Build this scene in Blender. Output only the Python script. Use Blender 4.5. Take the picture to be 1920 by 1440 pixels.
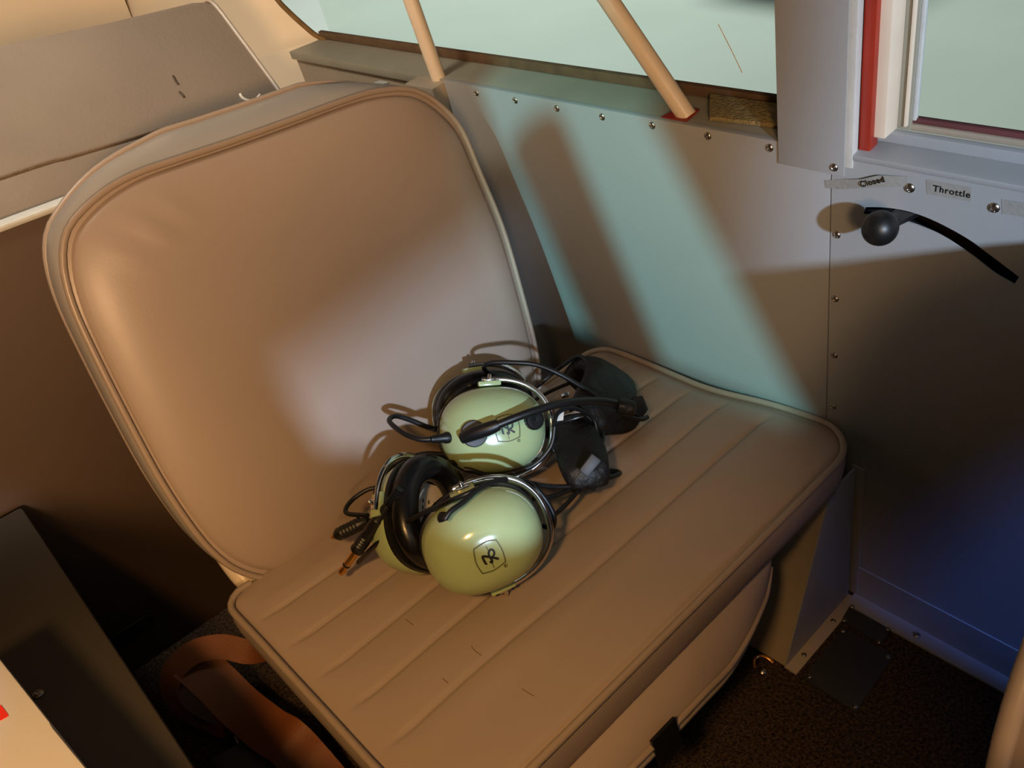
import bpy, bmesh, math, random
from mathutils import Vector, Matrix, Euler
random.seed(7)
for o in list(bpy.data.objects): bpy.data.objects.remove(o, do_unlink=True)
SC = bpy.context.scene
COL = SC.collection

# ---------------------------------------------------------------- camera
# world: x to starboard, y aft, z up, metres, cabin floor at z = 0
F_PX = 1553.44
CAM = Vector((0, 0, 0.735))
RIGHT = Vector((0.72295871, -0.67729287, -0.13640038))
UP = Vector((0.47820815, 0.34806357, 0.8063304))
BACK = Vector((-0.49864583, -0.64817136, 0.57552256))
cd = bpy.data.cameras.new('camera'); cam = bpy.data.objects.new('camera', cd); COL.objects.link(cam)
cd.sensor_width = 36; cd.lens = F_PX / 1920 * 36; cd.clip_start = 0.01
cam.matrix_world = Matrix(((RIGHT.x, UP.x, BACK.x, CAM.x), (RIGHT.y, UP.y, BACK.y, CAM.y), (RIGHT.z, UP.z, BACK.z, CAM.z), (0, 0, 0, 1)))
SC.camera = cam

# ---------------------------------------------------------------- world, lights, exposure
wd = bpy.data.worlds.new('hangar_gloom'); SC.world = wd; wd.use_nodes = True
wd.node_tree.nodes['Background'].inputs[0].default_value = (0.55, 0.62, 0.72, 1)
wd.node_tree.nodes['Background'].inputs[1].default_value = 0.035
def lamp(name, kind, loc, target, energy, color, **kw):
    l = bpy.data.lights.new(name, kind); l.energy = energy; l.color = color
    for k, v in kw.items(): setattr(l, k, v)
    o = bpy.data.objects.new(name, l); COL.objects.link(o); o.location = loc
    o.rotation_euler = (Vector(target) - Vector(loc)).to_track_quat('-Z', 'Y').to_euler()
    return o
LB = Vector((-1.1, -0.05, 1.4))
lamp('hangar_lamp_port', 'AREA', LB, (0.5, 0.5, 0.3), 30, (0.36, 0.97, 1.0), shape='DISK', size=0.02)
lamp('windscreen_light', 'AREA', (-0.36, -0.85, 0.90), (0.5, 0.3, 0.35), 25.0, (0.58, 0.76, 1.0), shape='DISK', size=0.04)
lamp('work_lamp', 'SPOT', (-0.32, -0.37, 0.74), (0.21, 0.65, 0.47), 47.0, (1.0, 0.59, 0.28), spot_size=math.radians(69), spot_blend=1.0, shadow_soft_size=0.07)
lamp('seat_fill_light', 'SPOT', (-0.30, -0.05, 1.08), (0.06, 0.33, 0.2), 26.0, (1.0, 0.54, 0.18), spot_size=math.radians(47), spot_blend=0.95, shadow_soft_size=0.05)  # added warm fill on the seat front, no known lamp there
lamp('rear_fill_light', 'SPOT', (-0.05, 0.72, 1.09), (0.22, 1.15, 0.68), 19.0, (1.0, 0.88, 0.74), spot_size=math.radians(110), spot_blend=0.6, shadow_soft_size=0.08)  # added fill for the rear cloth and lining, no known lamp there
lamp('blue_windscreen_glow', 'SPOT', (0.30, -0.90, 0.75), (0.570, 0.06, 0.18), 48, (0.10, 0.26, 1.0), spot_size=math.radians(24), spot_blend=0.8, shadow_soft_size=0.05)
lamp('hangar_flood', 'SPOT', (7.0, 8.0, 9.0), (7.0, 8.0, -1), 4000, (0.95, 1.0, 0.93), spot_size=math.radians(93), spot_blend=0.25, shadow_soft_size=0.9)
SC.view_settings.view_transform = 'Standard'; SC.view_settings.look = 'None'
SC.view_settings.gamma = 1; SC.view_settings.use_curve_mapping = False
SC.view_settings.exposure = 0.0

# ---------------------------------------------------------------- geometry helpers
def ray(px, py):
    return RIGHT * ((px - 960) / F_PX) - UP * ((py - 720) / F_PX) - BACK
def at(px, py, depth):                      # point seen at a pixel, at a given distance along the optical axis
    return CAM + ray(px, py) * depth
def hit(px, py, p0, n):
    d = ray(px, py); return CAM + d * ((Vector(p0) - CAM).dot(n) / d.dot(n))
WN = Vector((0.99199798, -0.00753297, 0.12602881))      # cabin side wall: leans in towards the roof
WF = Vector((-0.00759352, -0.99997117, 0))              # forward along it
WD = Vector((0.12603238, 0, -0.99202613))               # down along it
W0 = Vector((0.5665, 0.256, 0.2403))
def wst(px, py, off=0.0):                   # wall coordinates (forward, down) of a pixel
    p = hit(px, py, W0 + WN * off, WN) - W0
    return p.dot(WF), p.dot(WD)
def wpt(s, t, off=0.0): return W0 + WF * s + WD * t + WN * off
T5 = math.tan(math.radians(5))
SN = Vector((0, math.sin(math.radians(5)), math.cos(math.radians(5))))
def seat_z(y): return 0.2415 - (y - 0.242) * T5
def onseat(px, py, h=0.0): return hit(px, py, Vector((0.3, 0.242, 0.2415)) + SN * h, SN)
RC = math.radians(16)
BN = Vector((0, -math.cos(RC), math.sin(RC))); BU = Vector((1, 0, 0)); BV = Vector((0, math.sin(RC), math.cos(RC)))
B0 = Vector((0, 0.56, 0.215))

def mesh_obj(name, verts, faces, mat=None, parent=None, smooth=False, uvless=True):
    me = bpy.data.meshes.new(name); me.from_pydata([tuple(v) for v in verts], [], faces); me.update()
    o = bpy.data.objects.new(name, me); COL.objects.link(o)
    fin(o, mat, parent, smooth); return o
def fin(o, mat, parent, smooth):
    if mat is not None: o.data.materials.append(mat)
    if smooth:
        for p in o.data.polygons: p.use_smooth = True
    if parent is not None: adopt(o, parent)
def wm(o):
    m = o.matrix_basis.copy()
    return (wm(o.parent) @ o.matrix_parent_inverse @ m) if o.parent else m
def adopt(o, parent):
    o.parent = parent; o.matrix_parent_inverse = wm(parent).inverted()
def bm_obj(name, bm, mat, parent=None, smooth=False):
    bmesh.ops.recalc_face_normals(bm, faces=bm.faces)
    me = bpy.data.meshes.new(name); bm.to_mesh(me); bm.free()
    o = bpy.data.objects.new(name, me); COL.objects.link(o); fin(o, mat, parent, smooth); return o
def tag(o, label=None, cat=None, group=None, kind=None):
    if label: o['label'] = label
    if cat: o['category'] = cat
    if group: o['group'] = group
    if kind: o['kind'] = kind
    return o
def thing(name, loc, label=None, cat=None, group=None, kind=None):
    o = bpy.data.objects.new(name, None); COL.objects.link(o); o.location = loc; o.empty_display_size = 0.05
    return tag(o, label, cat, group, kind)
def auto(o, deg=35):
    for p in o.data.polygons: p.use_smooth = True
    o.data.set_sharp_from_angle(angle=math.radians(deg)); return o
def catmull(pts, n=8, closed=False):
    P = [Vector(p) for p in pts]; out = []; m = len(P)
    rng = range(m) if closed else range(m - 1)
    for i in rng:
        if closed: a, b, c, d = P[i - 1], P[i], P[(i + 1) % m], P[(i + 2) % m]
        else: a, b, c, d = P[max(i - 1, 0)], P[i], P[i + 1], P[min(i + 2, m - 1)]
        for k in range(n):
            t = k / n
            out.append(0.5 * ((2 * b) + (c - a) * t + (2 * a - 5 * b + 4 * c - d) * t * t + (3 * b - a - 3 * c + d) * t ** 3))
    if not closed: out.append(P[-1].copy())
    return out
def sweep(pts, prof, closed=False, up=None, scale=None, cap=True):
    """verts, faces of a profile (list of 2D points) carried along a path"""
    V = []; Fc = []; n = len(pts); k = len(prof); T = []
    for i in range(n):
        a = pts[i - 1] if (i > 0 or closed) else pts[i]; b = pts[(i + 1) % n] if (i < n - 1 or closed) else pts[i]
        T.append((b - a).normalized())
    ref = Vector(up) if up is not None else (Vector((0, 0, 1)) if abs(T[0].z) < 0.9 else Vector((1, 0, 0)))
    N = (ref - T[0] * ref.dot(T[0])).normalized()
    for i in range(n):
        if up is not None and callable(up): N = up(i)
        N = (N - T[i] * N.dot(T[i])).normalized(); B = T[i].cross(N)
        s = scale(i / max(n - 1, 1)) if scale else 1.0
        for (u, v) in prof: V.append(pts[i] + (N * u + B * v) * s)
    for i in range(n if closed else n - 1):
        j = (i + 1) % n
        for q in range(k): Fc.append((i * k + q, i * k + (q + 1) % k, j * k + (q + 1) % k, j * k + q))
    if cap and not closed:
        Fc.append(tuple(reversed(range(k)))); Fc.append(tuple((n - 1) * k + q for q in range(k)))
    return V, Fc
def circ(r, n=10): return [(r * math.cos(2 * math.pi * i / n), r * math.sin(2 * math.pi * i / n)) for i in range(n)]
def tube(name, pts, r, mat, parent=None, n=10, closed=False, smooth_n=8, up=None, scale=None, prof=None):
    P = catmull(pts, smooth_n, closed) if smooth_n else [Vector(p) for p in pts]
    V, Fc = sweep(P, prof or circ(r, n), closed, up, scale)
    o = mesh_obj(name, V, Fc, mat, parent, False); return auto(o, 50)
def slab(name, poly, d, mat, parent=None, bev=0.0, seg=2):
    """polygon of 3D points (planar) pushed along vector d"""
    bm = bmesh.new(); vs = [bm.verts.new(p) for p in poly]; f = bm.faces.new(vs)
    r = bmesh.ops.extrude_face_region(bm, geom=[f])
    bmesh.ops.translate(bm, verts=[g for g in r['geom'] if isinstance(g, bmesh.types.BMVert)], vec=d)
    if bev > 0: bmesh.ops.bevel(bm, geom=list(bm.edges), offset=bev, segments=seg, affect='EDGES', profile=0.6)
    o = bm_obj(name, bm, mat, parent); return auto(o, 40)
def box(name, a, b, mat, parent=None, bev=0.0):
    p = [(a[0], a[1], a[2]), (b[0], a[1], a[2]), (b[0], b[1], a[2]), (a[0], b[1], a[2])]
    return slab(name, p, Vector((0, 0, b[2] - a[2])), mat, parent, bev)
def wbox(name, s0, s1, t0, t1, o0, o1, mat, parent=None, bev=0.0):
    return slab(name, [wpt(s0, t0, o0), wpt(s1, t0, o0), wpt(s1, t1, o0), wpt(s0, t1, o0)], WN * (o1 - o0), mat, parent, bev)
def lathe(name, prof, origin, axis, mat, parent=None, n=24, ref=None):
    A = Vector(axis).normalized(); R = Vector(ref) if ref else (Vector((0, 0, 1)) if abs(A.z) < 0.9 else Vector((1, 0, 0)))
    R = (R - A * R.dot(A)).normalized(); S = A.cross(R); V = []; Fc = []; m = len(prof)
    for (r, h) in prof:
        for i in range(n):
            a = 2 * math.pi * i / n; V.append(Vector(origin) + A * h + (R * math.cos(a) + S * math.sin(a)) * r)
    for j in range(m - 1):
        for i in range(n): Fc.append((j * n + i, j * n + (i + 1) % n, (j + 1) * n + (i + 1) % n, (j + 1) * n + i))
    Fc.append(tuple(reversed(range(n)))); Fc.append(tuple((m - 1) * n + i for i in range(n)))
    o = mesh_obj(name, V, Fc, mat, parent); return auto(o, 45)

# ---------------------------------------------------------------- materials
def srgb(r, g, b):
    f = lambda c: (c / 255 / 12.92) if c / 255 <= 0.04045 else ((c / 255 + 0.055) / 1.055) ** 2.4
    return (f(r), f(g), f(b), 1)
def mat(name, col, rough=0.5, metal=0.0, spec=0.5, bump=0.0, scale=200, detail=3, var=0.0, vscale=6, col2=None, coat=0.0, emit=None, stretch=None, bdist=0.002):
    m = bpy.data.materials.new(name); m.use_nodes = True; nt = m.node_tree; b = nt.nodes['Principled BSDF']
    b.inputs['Base Color'].default_value = col; b.inputs['Roughness'].default_value = rough
    b.inputs['Metallic'].default_value = metal; b.inputs['Specular IOR Level'].default_value = spec
    b.inputs['Coat Weight'].default_value = coat
    geo = nt.nodes.new('ShaderNodeNewGeometry'); vec = geo.outputs['Position']
    if stretch:
        mp = nt.nodes.new('ShaderNodeMapping'); mp.inputs['Scale'].default_value = stretch
        nt.links.new(vec, mp.inputs['Vector']); vec = mp.outputs['Vector']
    if bump:
        t = nt.nodes.new('ShaderNodeTexNoise'); t.inputs['Scale'].default_value = scale; t.inputs['Detail'].default_value = detail
        bp = nt.nodes.new('ShaderNodeBump'); bp.inputs['Strength'].default_value = bump; bp.inputs['Distance'].default_value = bdist
        nt.links.new(vec, t.inputs['Vector']); nt.links.new(t.outputs['Fac'], bp.inputs['Height']); nt.links.new(bp.outputs['Normal'], b.inputs['Normal'])
    if var or col2:
        t = nt.nodes.new('ShaderNodeTexNoise'); t.inputs['Scale'].default_value = vscale; t.inputs['Detail'].default_value = 5
        mx = nt.nodes.new('ShaderNodeMix'); mx.data_type = 'RGBA'
        c2 = col2 or tuple(max(0, c * (1 - var)) for c in col[:3]) + (1,)
        mx.inputs[6].default_value = col; mx.inputs[7].default_value = c2
        rp = nt.nodes.new('ShaderNodeMapRange'); rp.inputs[1].default_value = 0.38; rp.inputs[2].default_value = 0.68
        nt.links.new(vec, t.inputs['Vector']); nt.links.new(t.outputs['Fac'], rp.inputs[0]); nt.links.new(rp.outputs[0], mx.inputs[0])
        nt.links.new(mx.outputs[2], b.inputs['Base Color'])
    return m
M_PANEL = mat('grey_textured_panel', srgb(158, 160, 160), 0.42, spec=0.4, bump=0.10, scale=700, detail=2, bdist=0.0008)
M_TRIM = mat('tan_trim', srgb(172, 158, 138), 0.5, bump=0.06, scale=400, var=0.12, vscale=14)
M_LINING = mat('cream_lining', srgb(228, 208, 178), 0.6, bump=0.05, scale=250, var=0.08, vscale=5)
M_LEDGE = mat('greenish_ledge_paint', srgb(150, 146, 130), 0.45, bump=0.06, scale=500, var=0.08, vscale=20)
M_CREAM = mat('cream_painted_metal', srgb(226, 208, 184), 0.32, spec=0.5, var=0.05, vscale=30)
M_RED = mat('red_paint', srgb(168, 50, 32), 0.4, bump=0.15, scale=90, var=0.35, vscale=60, stretch=(1, 1, 0.15))
M_WHITEPAINT = mat('worn_white_paint', srgb(205, 205, 198), 0.45, bump=0.15, scale=300, var=0.1, vscale=40)
M_GASKET = mat('brown_gasket', srgb(96, 74, 52), 0.6, var=0.3, vscale=60)
M_WOODEDGE = mat('brown_sealant_edge', srgb(120, 88, 40), 0.6, bump=0.2, scale=150, var=0.4, vscale=50)
M_MAROON = mat('maroon_gasket', srgb(108, 62, 62), 0.5, var=0.2, vscale=30)
M_YELLOWFOAM = mat('yellowed_foam_tape', srgb(156, 138, 92), 0.7, bump=0.9, scale=330, var=0.45, vscale=260, bdist=0.003)
M_STEEL = mat('steel_screw', srgb(168, 160, 150), 0.28, metal=1.0)
M_CHROME = mat('chrome_wire', srgb(215, 210, 205), 0.12, metal=1.0)
M_BRASS = mat('gold_plug', srgb(230, 168, 88), 0.3, metal=1.0)
M_VINYL = mat('beige_vinyl', srgb(168, 150, 136), 0.40, spec=0.42, bump=0.10, scale=420, detail=4, var=0.05, vscale=7, bdist=0.0008)
M_PIPING = mat('beige_vinyl_piping', srgb(160, 142, 126), 0.36, spec=0.5, bump=0.05, scale=500)
M_RIM = mat('cream_vinyl_roll', srgb(188, 172, 152), 0.45, bump=0.05, scale=300)
M_BAND = mat('grey_vinyl_boxing', srgb(170, 162, 152), 0.34, spec=0.5, bump=0.05, scale=420, bdist=0.0008)
M_CUP = mat('pale_green_plastic', srgb(171, 191, 141), 0.16, spec=0.5, coat=0.3)
M_BLACK = mat('black_rubber', srgb(20, 20, 20), 0.42, spec=0.5)
M_BLACKGLOSS = mat('black_glossy_vinyl', srgb(16, 16, 17), 0.27, spec=0.5, bump=0.06, scale=160)
M_BLACKMATT = mat('black_soft_leather', srgb(20, 19, 18), 0.5, spec=0.4, bump=0.8, scale=70, detail=3, bdist=0.004)
M_DARKGREY = mat('dark_grey_plastic', srgb(52, 52, 54), 0.5)
M_INK = mat('black_ink', srgb(22, 22, 16), 0.5)
M_LINEINK = mat('olive_ink', srgb(92, 94, 56), 0.5)
M_PAPER = mat('white_sticker', srgb(225, 215, 200), 0.6)
M_CARPET = mat('black_brown_carpet', srgb(92, 76, 62), 0.95, spec=0.1, bump=1.0, scale=480, detail=4, var=0.85, vscale=330, bdist=0.006)
M_PLATE = mat('dark_floor_plate', srgb(58, 58, 58), 0.45, metal=0.3, bump=0.15, scale=200, stretch=(1, 10, 1))
M_LEATHER = mat('orange_brown_webbing', srgb(132, 74, 32), 0.55, bump=0.3, scale=600, var=0.3, vscale=12)
M_BELTDARK = mat('dark_brown_webbing', srgb(70, 44, 26), 0.6, bump=0.3, scale=600)
M_CLOTH = mat('worn_grey_cloth', srgb(128, 117, 105), 0.85, spec=0.2, bump=0.25, scale=300, var=0.14, vscale=9, bdist=0.0015)
M_SEAM = mat('brown_seam_thread', srgb(112, 94, 76), 0.8, bump=0.6, scale=400)
M_STAIN = mat('dark_stain', srgb(72, 62, 52), 0.8)
M_SCUFF = mat('vinyl_scuff', srgb(120, 98, 82), 0.6)
M_WHITE = mat('white_gloss_card', srgb(200, 196, 192), 0.4)
M_REDINK = mat('red_lettering', srgb(214, 44, 28), 0.5)
M_BULK = mat('tan_bulkhead_board', srgb(86, 67, 51), 0.6, bump=0.05, scale=200, var=0.1, vscale=4)
M_CONSOLE = mat('grey_console_board', srgb(72, 66, 58), 0.65, bump=0.1, scale=200, var=0.1, vscale=5)
M_TAPE = mat('clear_label_tape', srgb(150, 149, 143), 0.3, bump=0.25, scale=260)
M_HFLOOR = mat('pale_hangar_floor', srgb(214, 222, 214), 0.6, var=0.06, vscale=0.7)
M_HDARK = mat('dark_rubber_mat', srgb(70, 76, 80), 0.8)
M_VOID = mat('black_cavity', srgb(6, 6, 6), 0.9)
M_SKIN = mat('painted_outer_skin', srgb(150, 40, 30), 0.5)
def glass_mat():
    m = bpy.data.materials.new('acrylic_pane'); m.use_nodes = True; nt = m.node_tree; nt.nodes.clear()
    out = nt.nodes.new('ShaderNodeOutputMaterial'); tr = nt.nodes.new('ShaderNodeBsdfTransparent'); gl = nt.nodes.new('ShaderNodeBsdfGlossy'); mx = nt.nodes.new('ShaderNodeMixShader')
    lw = nt.nodes.new('ShaderNodeLayerWeight'); lw.inputs['Blend'].default_value = 0.5
    fr = nt.nodes.new('ShaderNodeMath'); fr.operation = 'POWER'; fr.inputs[1].default_value = 5.0; nt.links.new(lw.outputs['Facing'], fr.inputs[0])
    tr.inputs['Color'].default_value = (0.93, 0.97, 0.95, 1); gl.inputs['Roughness'].default_value = 0.05
    nt.links.new(fr.outputs[0], mx.inputs[0]); nt.links.new(tr.outputs[0], mx.inputs[1]); nt.links.new(gl.outputs[0], mx.inputs[2]); nt.links.new(mx.outputs[0], out.inputs[0])
    return m
M_GLASS = glass_mat()

# ---------------------------------------------------------------- screws (shared mesh)
def screw_mesh():
    V = []; Fc = []; n = 24; rings = [0.0, 0.18, 0.36, 0.52, 0.64, 0.8, 0.93, 1.0, 1.0]
    for j, q in enumerate(rings):
        for i in range(n):
            a = 2 * math.pi * i / n; x, y = q * math.cos(a), q * math.sin(a)
            h = 0.62 * math.sqrt(max(0, 1 - 0.93 * q * q)) if j < len(rings) - 1 else -0.05
            if q < 0.58 and (abs(x) < 0.15 or abs(y) < 0.15): h -= 0.26
            V.append((x, y, h))
    for j in range(len(rings) - 1):
        for i in range(n): Fc.append((j * n + i, j * n + (i + 1) % n, (j + 1) * n + (i + 1) % n, (j + 1) * n + i))
    me = bpy.data.meshes.new('screw'); me.from_pydata(V, [], Fc); me.update()
    me.materials.append(M_STEEL)
    return me
SCREW = screw_mesh()
def screw(p, nrm, r, parent, spin=None):
    o = bpy.data.objects.new('screw', SCREW); COL.objects.link(o)
    q = Vector(nrm).to_track_quat('Z', 'Y').to_matrix().to_4x4()
    o.matrix_basis = Matrix.Translation(p) @ q @ Matrix.Rotation(spin if spin is not None else random.uniform(0, 1.5), 4, 'Z') @ Matrix.Scale(r, 4)
    adopt(o, parent); return o

def text_mesh(name, body, size, origin, xdir, ydir, m, parent, bold=0.0):
    cu = bpy.data.curves.new('txt', 'FONT'); cu.body = body; cu.size = size; cu.offset = bold; cu.space_character = 1.12; cu.extrude = size * 0.01
    o = bpy.data.objects.new('txt', cu); COL.objects.link(o)
    dg = bpy.context.evaluated_depsgraph_get(); me = bpy.data.meshes.new_from_object(o.evaluated_get(dg))
    bpy.data.objects.remove(o); bpy.data.curves.remove(cu)
    x = Vector(xdir).normalized(); z = x.cross(Vector(ydir)).normalized(); y = z.cross(x)
    for v in me.vertices: v.co = Vector(origin) + x * v.co.x + y * v.co.y + z * v.co.z
    me.name = name; ob = bpy.data.objects.new(name, me); COL.objects.link(ob); me.materials.clear(); fin(ob, m, parent, False); return ob

# ================================================================ THE SETTING
# ---- cabin floor
floor = mesh_obj('floor', [(-0.9, -0.6, 0), (0.62, -0.6, 0), (0.62, 1.6, 0), (-0.9, 1.6, 0)], [(0, 1, 2, 3)], M_CARPET)
tag(floor, kind='structure')

# ---- right-hand cabin wall
wall = thing('wall_right', (0.59, 0.3, 0), kind='structure')
S_SEAM = wst(1557, 480)[0]
S_AFT = wst(836, 160)[0]
T_TOP = wst(1200, 216)[1]
T_BOT = (W0.z - 0.0) / 0.99202613
TH = 0.0016
side_panel = wbox('side_panel', S_AFT, S_SEAM - 0.0006, T_TOP, T_BOT, -TH, 0.004, M_PANEL, wall, 0.0004)
for i, (px, py) in enumerate([(895, 172), (968, 186), (1046, 201), (1131, 217), (1225, 233), (1329, 253), (1445, 275)]):
    s, t = wst(px, py); screw(wpt(s, t, -TH), -WN, 0.0032, side_panel)
# throttle panel with the curved slot cut through it
S_FWD = S_SEAM + 0.36
slot_up = [(1624, 386), (1660, 387), (1700, 393), (1740, 406), (1780, 425), (1820, 448), (1850, 470), (1882, 494), (1912, 517)]
slot_lo = [(1903, 531), (1866, 510), (1830, 482), (1796, 458), (1757, 435), (1710, 416), (1665, 405), (1620, 400)]
def throttle_panel():
    bm = bmesh.new(); T0 = T_TOP + 0.004
    U = [Vector((*wst(*p), 0)) for p in slot_up]; L = [Vector((*wst(*p), 0)) for p in slot_lo][::-1]
    U = catmull(U, 4); L = catmull(L, 4)
    n = len(U); L = [L[round(i * (len(L) - 1) / (n - 1))] for i in range(n)]
    ends = [U[0].x, U[-1].x]
    def pv(s, t): return bm.verts.new(wpt(s, t, -TH))
    up = [pv(p.x, p.y) for p in U]; lo = [pv(p.x, p.y) for p in L]
    tp = [pv(p.x, T0) for p in U]; bt = [pv(p.x, T_BOT) for p in L]
    for i in range(n - 1):
        bm.faces.new((tp[i], tp[i + 1], up[i + 1], up[i])); bm.faces.new((lo[i], lo[i + 1], bt[i + 1], bt[i]))
    a0, a1, a2, a3 = pv(S_SEAM + 0.0006, T0), pv(S_SEAM + 0.0006, T_BOT), pv(S_FWD, T0), pv(S_FWD, T_BOT)
    bm.faces.new((a0, tp[0], up[0], lo[0], bt[0], a1)); bm.faces.new((tp[-1], a2, a3, bt[-1], lo[-1], up[-1]))
    r = bmesh.ops.extrude_face_region(bm, geom=list(bm.faces))
    bmesh.ops.translate(bm, verts=[g for g in r['geom'] if isinstance(g, bmesh.types.BMVert)], vec=WN * 0.0012)
    return auto(bm_obj('throttle_panel', bm, M_PANEL, wall), 30)
tpanel = throttle_panel()
for px, py in [(1571, 438), (1568, 558), (1566, 664), (1563, 760), (1708, 350), (1866, 387)]:
    s, t = wst(px, py); screw(wpt(s, t, -TH), -WN, 0.0035 if py < 400 else 0.0031, tpanel)
# black cavity behind the slot
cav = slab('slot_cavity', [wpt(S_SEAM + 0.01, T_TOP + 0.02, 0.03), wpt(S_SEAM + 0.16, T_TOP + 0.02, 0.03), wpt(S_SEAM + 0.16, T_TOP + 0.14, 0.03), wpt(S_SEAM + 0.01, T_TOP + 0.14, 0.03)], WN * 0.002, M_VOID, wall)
# outer skin behind everything below the windows
wbox('outer_skin', -0.45, 0.60, T_TOP + 0.03, T_BOT, 0.062, 0.066, M_SKIN, wall)
# placards
def placard(corners, body, size, tx, ty, dx, dy, bold):
    o = slab('placard', [wpt(*wst(*c), -TH) for c in corners], -WN * 0.00025, M_TAPE, tpanel)
    if body:
        s, t = wst(tx, ty); a = wpt(s, t, -TH - 0.0004); b = wpt(*wst(tx + dx, ty + dy), -TH - 0.0004)
        xd = b - a; yd = (-WD); text_mesh('lettering', body, size, a, xd, yd, M_INK, o, bold)
    return o
placard([(1738, 334), (1824, 349), (1822, 376), (1740, 361)], 'Throttle', 0.0062, 1751, 355, 62, 12, 0.00012)
placard([(1880, 371), (1990, 388), (1990, 415), (1880, 398)], None, 0, 0, 0, 0, 0, 0)
# "Closed" sits on a tape lifted in the middle
o = mesh_obj('placard', [wpt(*wst(*c), -TH - d) for c, d in [((1548, 336), .0004), ((1580, 333), .0006), ((1620, 330), .003), ((1655, 322), .0035), ((1704, 328), .0004), ((1702, 347), .0004), ((1655, 346), .0022), ((1622, 348), .0018), ((1582, 352), .0006), ((1550, 350), .0004)]], [(0, 1, 8, 9), (1, 2, 7, 8), (2, 3, 6, 7), (3, 4, 5, 6)], M_TAPE, tpanel, True)
a = wpt(*wst(1622, 344), -TH - 0.0040); b = wpt(*wst(1664, 334), -TH - 0.0040)
text_mesh('lettering', 'Closed', 0.0060, a, b - a, -WD, M_INK, o, 0.00012)

# ---- ledge under the aft window, window_1
S_LFWD = wst(1475, 250)[0]
S_LAFT = S_AFT - 0.33
sill = slab('window_ledge', [wpt(S_LAFT, T_TOP, 0.0), wpt(S_LFWD, T_TOP, 0.0), wpt(S_LFWD, T_TOP + 0.004, 0.062), wpt(S_LAFT, T_TOP + 0.004, 0.062)], WD * 0.010, M_LEDGE, wall, 0.0008)
def ledge_s(px, py): p = hit(px, py, wpt(0, T_TOP, 0.03), WD) - W0; return p.dot(WF), p.dot(WN)
fa, fb, fc = ledge_s(1330, 226), ledge_s(1318, 190), ledge_s(1450, 236)
slab('foam_tape', [wpt(fa[0], T_TOP, fa[1]), wpt(S_LFWD, T_TOP, fc[1]), wpt(S_LFWD, T_TOP, 0.047), wpt(fb[0], T_TOP, 0.047)], -WD * 0.0035, M_YELLOWFOAM, wall, 0.0008)
# aft trim below ledge, behind the frame post
wbox('aft_trim_panel', S_LAFT, S_AFT - 0.004, T_TOP + 0.006, T_BOT, 0.006, 0.012, M_TRIM, wall)
# frame post: a boxed rib standing proud at the aft end of the grey panel
wbox('frame_post', S_AFT - 0.05, S_AFT - 0.0005, T_TOP + 0.002, T_BOT, -0.018, 0.004, M_TRIM, wall, 0.002)
# post cover between the windows
sA, tA = wst(1464, 300); sB, tB = wst(1587, 322)
pc = wbox('post_cover', sA, sB, -0.85, tA + 0.001, -TH - 0.0022, -TH - 0.0004, M_PANEL, wall, 0.0006)
wbox('post_cover_return', sB - 0.0004, sB + 0.0055, -0.85, tA - 0.006, -TH - 0.0014, 0.004, M_WHITEPAINT, pc, 0.0005)
wbox('post_core', sA + 0.002, sB - 0.001, -0.85, T_TOP + 0.004, 0.003, 0.06, M_TRIM, pc)
s, t = wst(1569, 309); screw(wpt(s, t, -TH - 0.0022), -WN, 0.0031, pc)

win1 = thing('window_1', wpt(-0.2, T_TOP, 0.06), kind='structure')
wbox('pane', S_LAFT + 0.02, S_LFWD + 0.02, -0.72, T_TOP + 0.002, 0.056, 0.059, M_GLASS, win1)
wbox('bottom_gasket', S_LAFT, S_LFWD, T_TOP - 0.0065, T_TOP + 0.003, 0.050, 0.056, M_GASKET, win1, 0.001)
tube('scratch', [wpt(*wst(x, y, 0.0555), 0.0555) for x, y in ((1346, 45), (1370, 92), (1391, 136))], 0.00035, M_CREAM, win1, 5)
# slanted rear corner of the window with its brown edge, and the cream lining behind it
def line_wall(pxs, off): return [wpt(*wst(x, y, off), off) for x, y in pxs]
edge_pts = [(612, 76), (590, 64), (566, 44), (540, 20), (518, -4), (470, -70), (400, -200), (330, -330)]
ep = line_wall(edge_pts, 0.05)
tube('edge_seal', ep, 0.0035, M_WOODEDGE, win1, 8)
# lining: from the window's rear edge round to the tail, one continuous sheet
def lining():
    V = []; Fc = []; P = catmull(ep, 4); n = len(P)
    for i, p in enumerate(P):
        q = p.copy(); V.append(q + WN * 0.002)
        V.append(q - WN * 0.006 + Vector((-0.004, 0.02, 0)))
        V.append(Vector((0.515 - 0.02 * max(0, q.z - .5), q.y + 0.07, q.z - 0.01)))
        V.append(Vector((0.48, q.y + 0.26, q.z - 0.03)))
        V.append(Vector((0.40, q.y + 0.55, q.z - 0.05)))
    base = len(V)
    for i in range(n - 1):
        for k in range(4): Fc.append((i * 5 + k, i * 5 + k + 1, (i + 1) * 5 + k + 1, (i + 1) * 5 + k))
    # skirt below the ledge
    q = P[0]
    low = [Vector((v.x, v.y, 0.0)) for v in V[:5]]
    V += low
    for k in range(4): Fc.append((k + 1, k, base + k, base + k + 1))
    return mesh_obj('lining', V, Fc, M_LINING, wall, True)
lining()
# ---- door window (window_2) forward of the post
win2 = thing('window_2', wpt(0.05, T_TOP, 0.03), kind='structure')
sR0 = sB + 0.0055
def wq(name, quad, m, parent, thick=0.002, bev=0.0):       # quad given as pixel, offset pairs on the wall
    P = [wpt(*wst(x, y, o), o) for x, y, o in quad]; return slab(name, P, WN * thick, m, parent, bev)
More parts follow.
